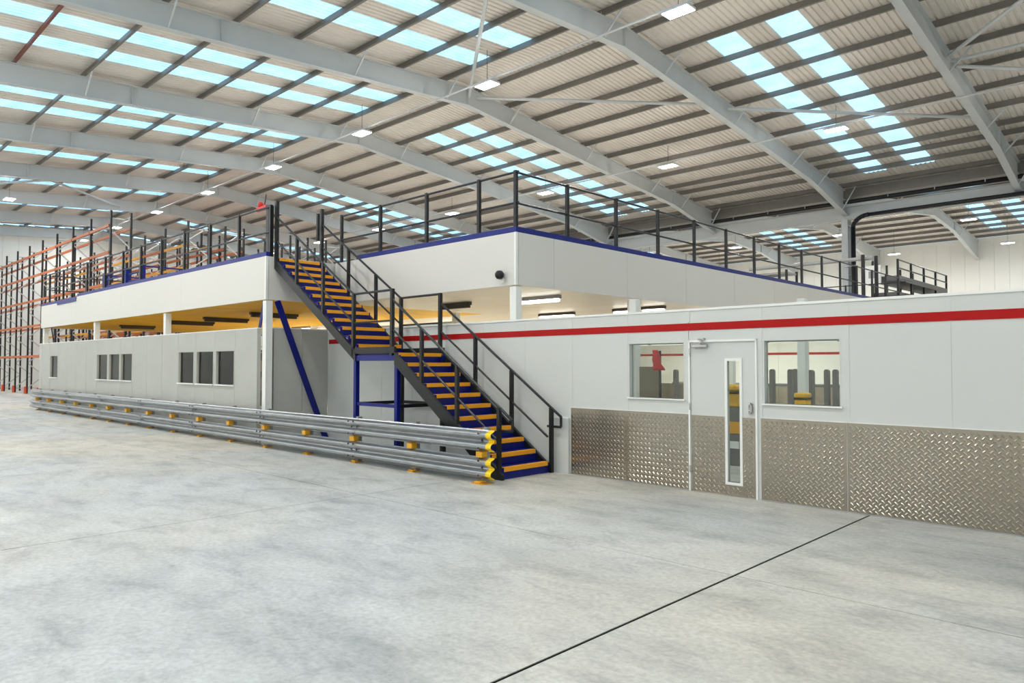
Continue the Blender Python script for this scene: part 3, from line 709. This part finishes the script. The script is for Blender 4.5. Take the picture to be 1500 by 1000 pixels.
# office clutter glimpsed through the panes
def shelf_unit(x, y, label):
    t = thing('shelving_unit', label, 'shelving', (x, y, 0), group='shelving inside the left office')
    for sx in (0, 1.0):
        for sy in (0, .45): box('upright', x + sx - .02, x + sx + .02, y + sy - .02, y + sy + .02, 0, 2.2, 'rack_upright', t)
    for z in (.3, .9, 1.5, 2.1): box('shelf', x - .02, x + 1.02, y - .02, y + .47, z, z + .03, 'fixture_grey', t)
    return t
for i, x in enumerate((-22.9, -21.0, -19.2, -17.8, -16.6)):
    shelf_unit(x, 11.2 + .2 * (i % 2), '%s shelving unit from the left inside the office' % ORD[i])
    for q in range(4):
        z = (.93, 1.53)[q % 2]; bx0 = x + .06 + .46 * (q // 2)
        tag(box('carton', bx0, bx0 + .4, 11.24 + .2 * (i % 2), 11.58 + .2 * (i % 2), z, z + .26 + .05 * ((i + q) % 3), 'carton', None, .006),
            'brown carton on the %s shelf of the %s office shelving unit, %s side' % (('middle', 'upper')[q % 2], ORD[i], ('left', 'right')[q // 2]), 'box', 'cartons inside the left office')

# ------------------------------------------------------------------ room behind the striped wall
t = thing('wall_room_back', 'cream back wall of the room behind the striped wall', 'wall', (-8, 24, 0), kind='structure')
for k in range(20):
    a = -20 + 1.05 * k
    box('wall_panel', a, a + 1.045, 24.0, 24.08, 0, 2.45, 'trim_white', t); box('red_stripe', a, a + 1.045, 23.99, 24.0, 2.04, 2.12, 'stripe_red', t)
    box('tread_plate', a, a + 1.045, 23.99, 24.0, .01, 1.0, 'tread_plate', t)
def hoop(x, y, h, label):
    mb = MB(); r_ = .047; n = 8
    prof = [(-r_, 0), (r_, 0)] + [(r_ * math.cos(a), h - r_ + r_ * math.sin(a)) for a in [i * math.pi / n for i in range(n + 1)]]
    mb.extrude(prof, 'Y', -.05, .05)
    o = mb.build('guard_post', 'post_grey', None, at=(0, 0, 0)); o.location = (x, y, 0)
    tag(o, label, 'post', 'grey round-topped posts in the room behind the striped wall')
import itertools
def ray_at(px, Yp):     # X of an image column on the plane Y = Yp (horizon level)
    yaw = math.radians(43.94); f = (-math.sin(yaw), math.cos(yaw)); r_ = (math.cos(yaw), math.sin(yaw)); k = (px - 750) / 1060
    d = (f[0] + r_[0] * k, f[1] + r_[1] * k); return d[0] / d[1] * Yp
for i, (px, yy) in enumerate(((1131, 15.0), (1157.5, 15.0), (1164.5, 16.0), (1188, 13.5), (1211, 15.0), (1223.5, 15.0))):
    hoop(ray_at(px, yy), yy, 1.62, '%s grey round-topped post from the left seen through the right window' % ORD[i])
hoop(ray_at(990, 15), 15, 1.60, 'grey round-topped post seen through the left window')
tag(MB().tube((-11, 18, 1.2), (1, 18, 1.2), .04, 8).build('barrier_rail', 'post_grey'), 'long grey rail behind the posts in the far room', 'rail')
for i, px in enumerate((930, 1176)):
    x = ray_at(px, 11.0 if i == 0 else 13); y = 11.0 if i == 0 else 13.0
    tag(box('room_column', x - .075, x + .075, y - .075, y + .075, 0, 2.9, 'trim_white', None, .01), ('white column seen through the left window', 'white column seen through the right window')[i], 'column')
x = ray_at(1175, 12.2)
t = thing('yellow_bin', 'yellow lidded bin seen through the right window', 'bin', (x, 12.2, 0))
box('bin_body', x - .105, x + .105, 12.1, 12.3, 0, 1.13, 'bin_yellow', t, .02); box('bin_band', x - .11, x + .11, 12.095, 12.305, 1.13, 1.155, 'black', t); box('bin_lid', x - .11, x + .11, 12.09, 12.31, 1.155, 1.24, 'bin_yellow', t, .02)
x = ray_at(1071, 11.6)
t = thing('yellow_machine', 'yellow box on a grey stand seen through the door slot', 'machine', (x, 11.6, 0))
box('stand', x - .2, x + .2, 11.5, 11.8, 0, 1.0, 'post_grey', t, .01); box('machine_body', x - .17, x + .17, 11.48, 11.8, 1.0, 1.22, 'bin_yellow', t, .02); box('machine_band', x - .172, x + .172, 11.478, 11.802, 1.22, 1.25, 'black', t); box('machine_head', x - .12, x + .12, 11.5, 11.75, 1.25, 1.38, 'bin_yellow', t, .04); box('shelf_bracket', x - .25, x + .25, 11.46, 11.48, .55, .75, 'block_amber', t); box('document_holder', x - .02, x + .2, 11.44, 11.46, .3, .42, 'sign_white', t)
x = ray_at(952, 10.6)
tag(box('notice_board', x - .22, x + .20, 10.6, 10.64, 0, 1.68, 'board_brown', None, .005), 'brown board standing behind the left window', 'board')
x2 = ray_at(966, 10.5)
tag(box('stand_pole', x2 - .015, x2 + .015, 10.5, 10.53, 0, 1.95, 'black', None), 'thin black pole behind the left window', 'pole')
mb = MB()
sec = [(1.96, .05, .03), (1.88, .06, .04), (1.80, .08, .05), (1.72, .07, .05), (1.66, .10, .06), (1.62, .11, .05)]
for z, w, d in sec:
    for i in range(10):
        a = 2 * math.pi * i / 10; rr_ = 1 + .18 * math.sin(3 * a + z * 20); mb.v.append((x2 - .05 + (1.96 - z) * .22 + w * rr_ * math.cos(a), 10.44 + d * rr_ * math.sin(a), z))
for k in range(len(sec) - 1):
    for i in range(10): j = (i + 1) % 10; mb.f.append((k * 10 + i, k * 10 + j, k * 10 + 10 + j, k * 10 + 10 + i))
mb.f.append(tuple(range(10))); mb.f.append(tuple(range(50, 60))[::-1])
tag(mb.build('hanging_cloth', 'cloth_red', None, True), 'bunched red cloth hanging on the pole behind the left window', 'cloth')
t = thing('air_duct', 'silver ribbed duct across the top of the right window', 'duct', (-4.2, 10.2, 2.1))
MB().tube((-8.2, 10.6, 2.13), (-2.6, 10.6, 2.13), .075, 14).build('duct_run', 'duct_silver', t, True)
for x_ in (-8.0, -2.8): box('duct_stand', x_ - .03, x_ + .03, 10.57, 10.63, 0, 2.07, 'rack_upright', t)
for i in range(6): MB().tube((-8 + i * 1.05, 10.6, 2.13), (-7.96 + i * 1.05, 10.6, 2.13), .085, 14).build('duct_joint', 'chrome', t, True)

# ------------------------------------------------------------------ staircase
YN, YF = 7.64, 8.80                                     # outer faces of the near and far stringers
st = thing('staircase', 'blue and yellow steel staircase with dark handrails rising to the mezzanine', 'staircase', (-7.6, (YN + YF) / 2, 0))
RISE = .1745
LOW = [(-7.62 - .259 * i, RISE * (i + 1)) for i in range(11)]           # nosing x, top z; the last one is the landing edge
LX0, LX1 = LOW[-1][0], -11.42
UP = [(LX1 - .274 * i, RISE * (12 + i)) for i in range(12)]
def step(x, z, depth, last=False):
    t = box('tread', x - depth, x - .02, YN + .05, YF - .05, z - .035, z, 'stair_blue', st)
    n = MB(); n.extrude([(x + .015, z + .006), (x + .015, z - .058), (x + .003, z - .058), (x + .003, z - .001), (x - .055, z - .001), (x - .055, z + .006)], 'Y', YN + .09, YF - .09); n.build('nosing', 'nosing_yellow', t)
    box('riser', x - .022, x - .006, YN + .05, YF - .05, z - RISE + .0, z - .001, 'stair_blue', t)
for i, (x, z) in enumerate(LOW[:-1]): step(x, z, .285)
step(LX0, LOW[-1][1], LX0 - LX1 + .02)
for i, (x, z) in enumerate(UP[:-1]): step(x, z, .30)
step(UP[-1][0], UP[-1][1], .20)
def stringer(y, a, b1, up):
    """sloping plate under the nosing line between two (x, z) points"""
    (xa, za), (xb, zb_) = a, b1; hgt = .24
    prof = [(xa, za + .02), (xa, za + .02 - hgt), (xb, zb_ + .02 - hgt), (xb, zb_ + .02)]
    return MB().extrude(prof, 'Y', y, y + .05)
for y in (YN, YF - .05):
    s1 = (LOW[0][0] + .05, LOW[0][1] - RISE + .06); e1 = (LX0, LOW[-1][1] + .01)
    mb = MB(); prof = [(s1[0], 0), (s1[0], s1[1] + .02), (e1[0], e1[1] + .0), (e1[0], e1[1] - .21), (s1[0] - .26, 0)]
    mb.extrude(prof, 'Y', y, y + .05); mb.build('stringer', 'rail_dark', st)
    mb = MB(); s2 = (LX1 + .02, UP[0][1] - RISE + .05); e2 = (XC + .012, UP[-1][1] - .03)
    mb.extrude([(s2[0], s2[1]), (e2[0], e2[1]), (e2[0], e2[1] - .20), (s2[0], s2[1] - .20)], 'Y', y, y + .05); mb.build('stringer', 'rail_dark', st)
    box('landing_side', LX1, LX0, y, y + .05, LOW[-1][1] - .005, LOW[-1][1] + .11, 'rail_dark', st)
# landing frame in blue
zl = LOW[-1][1] - .036
for x in (LX1 - .02, LX0 + .02):
    for y in (YN + .02, YF - .10): box('landing_leg', x - .04, x + .04, y, y + .08, 0, zl - .10, 'stair_blue' if y < 8 else 'rail_dark', st)
for y in (YN + .02, YF - .10):
    box('landing_beam', LX1 - .06, LX0 + .06, y, y + .08, zl - .10, zl - .001, 'stair_blue', st)
    box('landing_tie', LX1 + .021, LX0 - .021, y + .02, y + .06, .96, 1.02, 'stair_blue' if y < 8 else 'rail_dark', st)
for x in (LX1 - .02, LX0 + .02): box('landing_tie', x - .02, x + .02, YN + .10, YF - .10, .96, 1.02, 'rail_dark', st)
# handrails
def nosz(x):
    if x > LX0: return LOW[0][1] + (LOW[0][0] - x) * RISE / .259
    if x > LX1: return LOW[-1][1]
    return UP[0][1] + (LX1 - x) * RISE / .274
def handrail(y, lowposts, upposts):
    t_ = .98
    zr = lambda x, d: (LOW[0][1] + (LOW[0][0] - x) * RISE / .259 + d)
    zu = lambda x, d: (UP[0][1] + (LX1 - x) * RISE / .274 + d)
    HR, HM = .88, .36
    xl0 = LX0 - .10; xl1 = LX1 + .02
    # lower flight
    a = (-7.38, y, zr(-7.38, HR)); b1 = (xl0 - .03, y, zr(xl0 - .03, HR))
    top = MB().tube(a, b1, .022, 8).build('handrail', 'rail_dark', st)
    mb = MB(); mb.tube(a, (a[0] - .0, y, a[2] - .16), .022, 8); mb.tube((a[0], y, a[2] - .16), (-7.66, y, a[2] - .16), .020, 8); mb.build('rail_return', 'rail_dark', top)
    MB().tube((-7.66, y, zr(-7.66, HM)), (xl0, y, zr(xl0, HM)), .018, 8).build('middle_rail', 'rail_dark', top)
    for x in lowposts: box('post', x - .028, x + .028, y - .028, y + .028, max(0, nosz(x) - .17) if x < -7.75 else 0, zr(x, HR), 'rail_dark', top)
    # landing
    zt = 3.03
    top = MB().tube((xl0, y, zt), (xl1 - .1, y, zt), .022, 8).build('handrail', 'rail_dark', st)
    MB().tube((xl0, y, zt - .54), (xl1 - .1, y, zt - .54), .018, 8).build('middle_rail', 'rail_dark', top)
    for x in (xl0, xl1 - .1): box('post', x - .03, x + .03, y - .03, y + .03, LOW[-1][1] - .05, zt + .02, 'rail_dark', top)
    # upper flight
    xu0 = xl1 - .1
    a = (xu0, y, zu(xu0, HR + .0)); b1 = (XC + .05, y, zu(XC + .05, HR))
    top = MB().tube(a, b1, .022, 8).build('handrail', 'rail_dark', st)
    MB().tube((xu0, y, zu(xu0, HM)), (XC + .05, y, zu(XC + .05, HM)), .018, 8).build('middle_rail', 'rail_dark', top)
    for x in upposts: box('post', x - .028, x + .028, y - .028, y + .028, nosz(x) - .17, zu(x, HR), 'rail_dark', top)
    box('end_post', XC + .02, XC + .09, y - .035, y + .035, ZT - .22, ZT + 1.20, 'rail_dark', top)
    if y > 8: box('end_post', XC - .14, XC - .08, y - .03, y + .03, ZT + .5, ZT + 1.12, 'rail_dark', top)
handrail(YN + .03, [-7.66, -8.60, -9.49], [-12.57, -13.59])
handrail(YF - .03, [-7.58, -8.46, -9.35], [-12.35, -13.36])

# ------------------------------------------------------------------ crash barrier
cb = thing('crash_barrier', 'double galvanised W-beam crash barrier with yellow ends along the left office', 'barrier', (-20, 7.25, 0))
def wprof(z0, y):       # W-beam section, outward is -y
    pts = [(0, .0), (.018, -.012), (.045, -.072), (.062, -.082), (.088, -.082), (.105, -.072), (.140, -.012), (.155, -.004), (.170, -.012), (.205, -.072), (.222, -.082), (.248, -.082), (.265, -.072), (.292, -.012), (.31, 0)]
    th = .005
    return [(y + p[1], z0 + p[0]) for p in pts] + [(y + p[1] + th, z0 + p[0]) for p in pts[::-1]]
BX = [-7.35 - 3.37 * i for i in range(8)]; BX[-1] = -32.6; BX = [-7.35, -10.72, -14.1, -17.5, -20.9, -24.3, -27.65, -30.9, -32.6]
BY = 7.27
for z0 in (.075, .468):
    for k in range(len(BX) - 1):
        x1, x0 = BX[k], BX[k + 1]; a1 = x1 - (.11 if k == 0 else 0)
        dy = .0 if k % 2 == 0 else .0
        o = MB().extrude(wprof(z0, BY), 'X', x0 - (.16 if k < len(BX) - 2 else 0), a1).build('guard_beam', 'galv', cb, False)
        o.location.y += -.0045 * (k % 2)
        if k == 0: MB().extrude(wprof(z0, BY), 'X', a1, x1).build('yellow_end', 'guard_yellow', cb)
        # splice bolts
        if k < len(BX) - 1:
            for dx in ((.05, .20) if k else (.25,)):
                for dz in (.05, .155, .26):
                    yb = BY - (.082 if dz != .155 else .008)
                    MB().tube((x1 - dx, yb - .014, z0 + dz), (x1 - dx, yb + .002, z0 + dz), .013, 6).build('bolt', 'bolt', cb)
px = -7.62
PXS = []
while px > -32.5: PXS.append(px); px -= 1.62
for px in PXS:
    box('barrier_post', px - .04, px + .04, BY + .06, BY + .14, .012, .80, 'fixture_grey', cb)
    box('spacer_block', px - .065, px + .065, BY - .055, BY + .06, .378, .462, 'block_amber', cb, .006)
    fr = .10 if px == PXS[0] else .03
    box('base_plate', px - .08 - fr * .4, px + .08 + fr * .4, BY - fr, BY + .14, 0, .012, 'block_amber', cb)
    box('foot_block', px - .06, px + .06, BY - fr + .01, BY + .04, .012, .04, 'block_amber', cb, .006)

# ------------------------------------------------------------------ pallet racking
LV = [2.12, 3.87, 5.32, 6.75, 7.98]
def rack(label, y0, y1, xs_, levels, beam_mat, h=8.72, feet=True):
    t = thing('pallet_rack', label, 'rack', (xs_[0], y0, 0), group='pallet racks at the far left')
    for x in xs_:
        for y in (y0, y1): box('upright', x - .05, x + .05, y - .04, y + .04, 0, h, 'rack_upright', t)
        mb = MB(); z = .3; s = 0
        while z < h - .7:
            a, b1 = (y0, y1) if s % 2 == 0 else (y1, y0)
            mb.bar((x, a, z), (x, b1, z + .75),   .05, .05, (1, 0, 0)); z += .75; s += 1
        mb.bar((x, y0, h - .35), (x, y1, h - .35), .05, .05, (1, 0, 0)); mb.bar((x, y0, .25), (x, y1, .25), .03, .03, (1, 0, 0))
        mb.build('frame_bracing', 'rack_brace', t)
        if feet: box('foot_guard', x - .12, x + .12, y0 - .14, y0 - .05, 0, .42, 'foot_orange', t, .01)
    for i, (a, b1) in enumerate(zip(xs_, xs_[1:])):
        for q, z in enumerate(levels):
            m_ = beam_mat if not (beam_mat == 'rack_yellow' and (i + q) % 3 == 2) else 'rack_orange'
            for y in (y0 - .05, y1 + .05): box('beam', b1 + .05, a - .05, y - .03, y + .03, z, z + .12, m_, t)
rx = [-35.8 - 2.87 * i for i in range(10)]
rack('front row of tall pallet racking at far left, orange beams and foot guards', 10.90, 11.75, rx, LV, 'rack_orange')
rack('second row of pallet racking with yellow beams behind the front row', 14.35, 15.35, rx, [1.9, 3.6, 5.1, 6.4, 7.5], 'rack_yellow')
rack('third row of pallet racking, back to back with the yellow-beamed row', 16.2, 17.17, rx, [1.9, 3.6, 5.1, 6.6, 7.5], 'rack_orange', feet=False)
rack('fourth row of pallet racking, farther behind the stair head', 19.8, 20.85, rx, [1.9, 3.6, 5.1, 6.5], 'rack_orange', feet=False)
rack('fifth and farthest row of pallet racking behind the mezzanine rail', 22.0, 23.0, rx, [1.9, 3.6, 5.1, 6.5], 'rack_red', feet=False)

# ------------------------------------------------------------------ things beyond the mezzanine on the right
t = thing('conveyor_tower', 'three-tier dark steel conveyor platform with handrail beyond the striped wall', 'conveyor', (-10.0, 37.5, 0))
for y in (33.6, 35.5, 37.5, 39.5, 41.5):
    for x in (-9.5, -10.5): box('post', x - .04, x + .04, y - .04, y + .04, 0, 6.22, 'rack_upright', t)
for z in (3.9, 4.6, 5.3): box('conveyor_bed', -10.55, -9.45, 33.6, 41.5, z, z + .22, 'conveyor', t)
for z in (5.85, 6.2): MB().tube((-9.5, 33.6, z), (-9.5, 41.5, z), .03, 8).build('handrail', 'rail_navy', t)
for i in range(8): MB().bar((-9.48, 33.9 + .95 * i, 4.12), (-9.48, 34.5 + .95 * i, 4.6), .03, .03, (1, 0, 0)).build('diagonal_strut', 'conveyor', t)
t = thing('notice_box', 'white notice board on posts left of the conveyor platform', 'sign', (-10.6, 33.4, 0))
box('board', -10.75, -10.1, 33.35, 33.42, 5.2, 6.0, 'sign_white', t, .01); box('printed_panel', -10.6, -10.3, 33.34, 33.35, 5.45, 5.75, 'fixture_grey', t); box('leg', -10.5, -10.42, 33.42, 33.5, 0, 6.15, 'rack_upright', t)
t = thing('goal_post', 'pair of black steel posts standing beside the valley column', 'post', (-10.4, 32, 0))
for x, y in ((-10.35, 31.9), (-10.05, 32.6)): box('post', x - .06, x + .06, y - .06, y + .06, ZT, 6.3, 'rack_upright', t)
MB().tube((-15.4, 32.0, 6.15), (-10.0, 32.0, 6.15), .08, 10).build('crossbar', 'fixture_grey', t)
t = thing('low_shelving', 'grey low shelving with pale goods on the far end of the mezzanine', 'shelving', (-13.5, 29, ZT))
for x in (-15.2, -13.7, -12.2):
    for y in (28.6, 29.6): box('upright', x - .04, x + .04, y - .04, y + .04, ZT, ZT + 1.5, 'rack_upright', t)
for z in (.35, .9, 1.35): box('shelf', -15.2, -12.2, 28.6, 29.6, ZT + z, ZT + z + .07, 'fixture_grey', t)
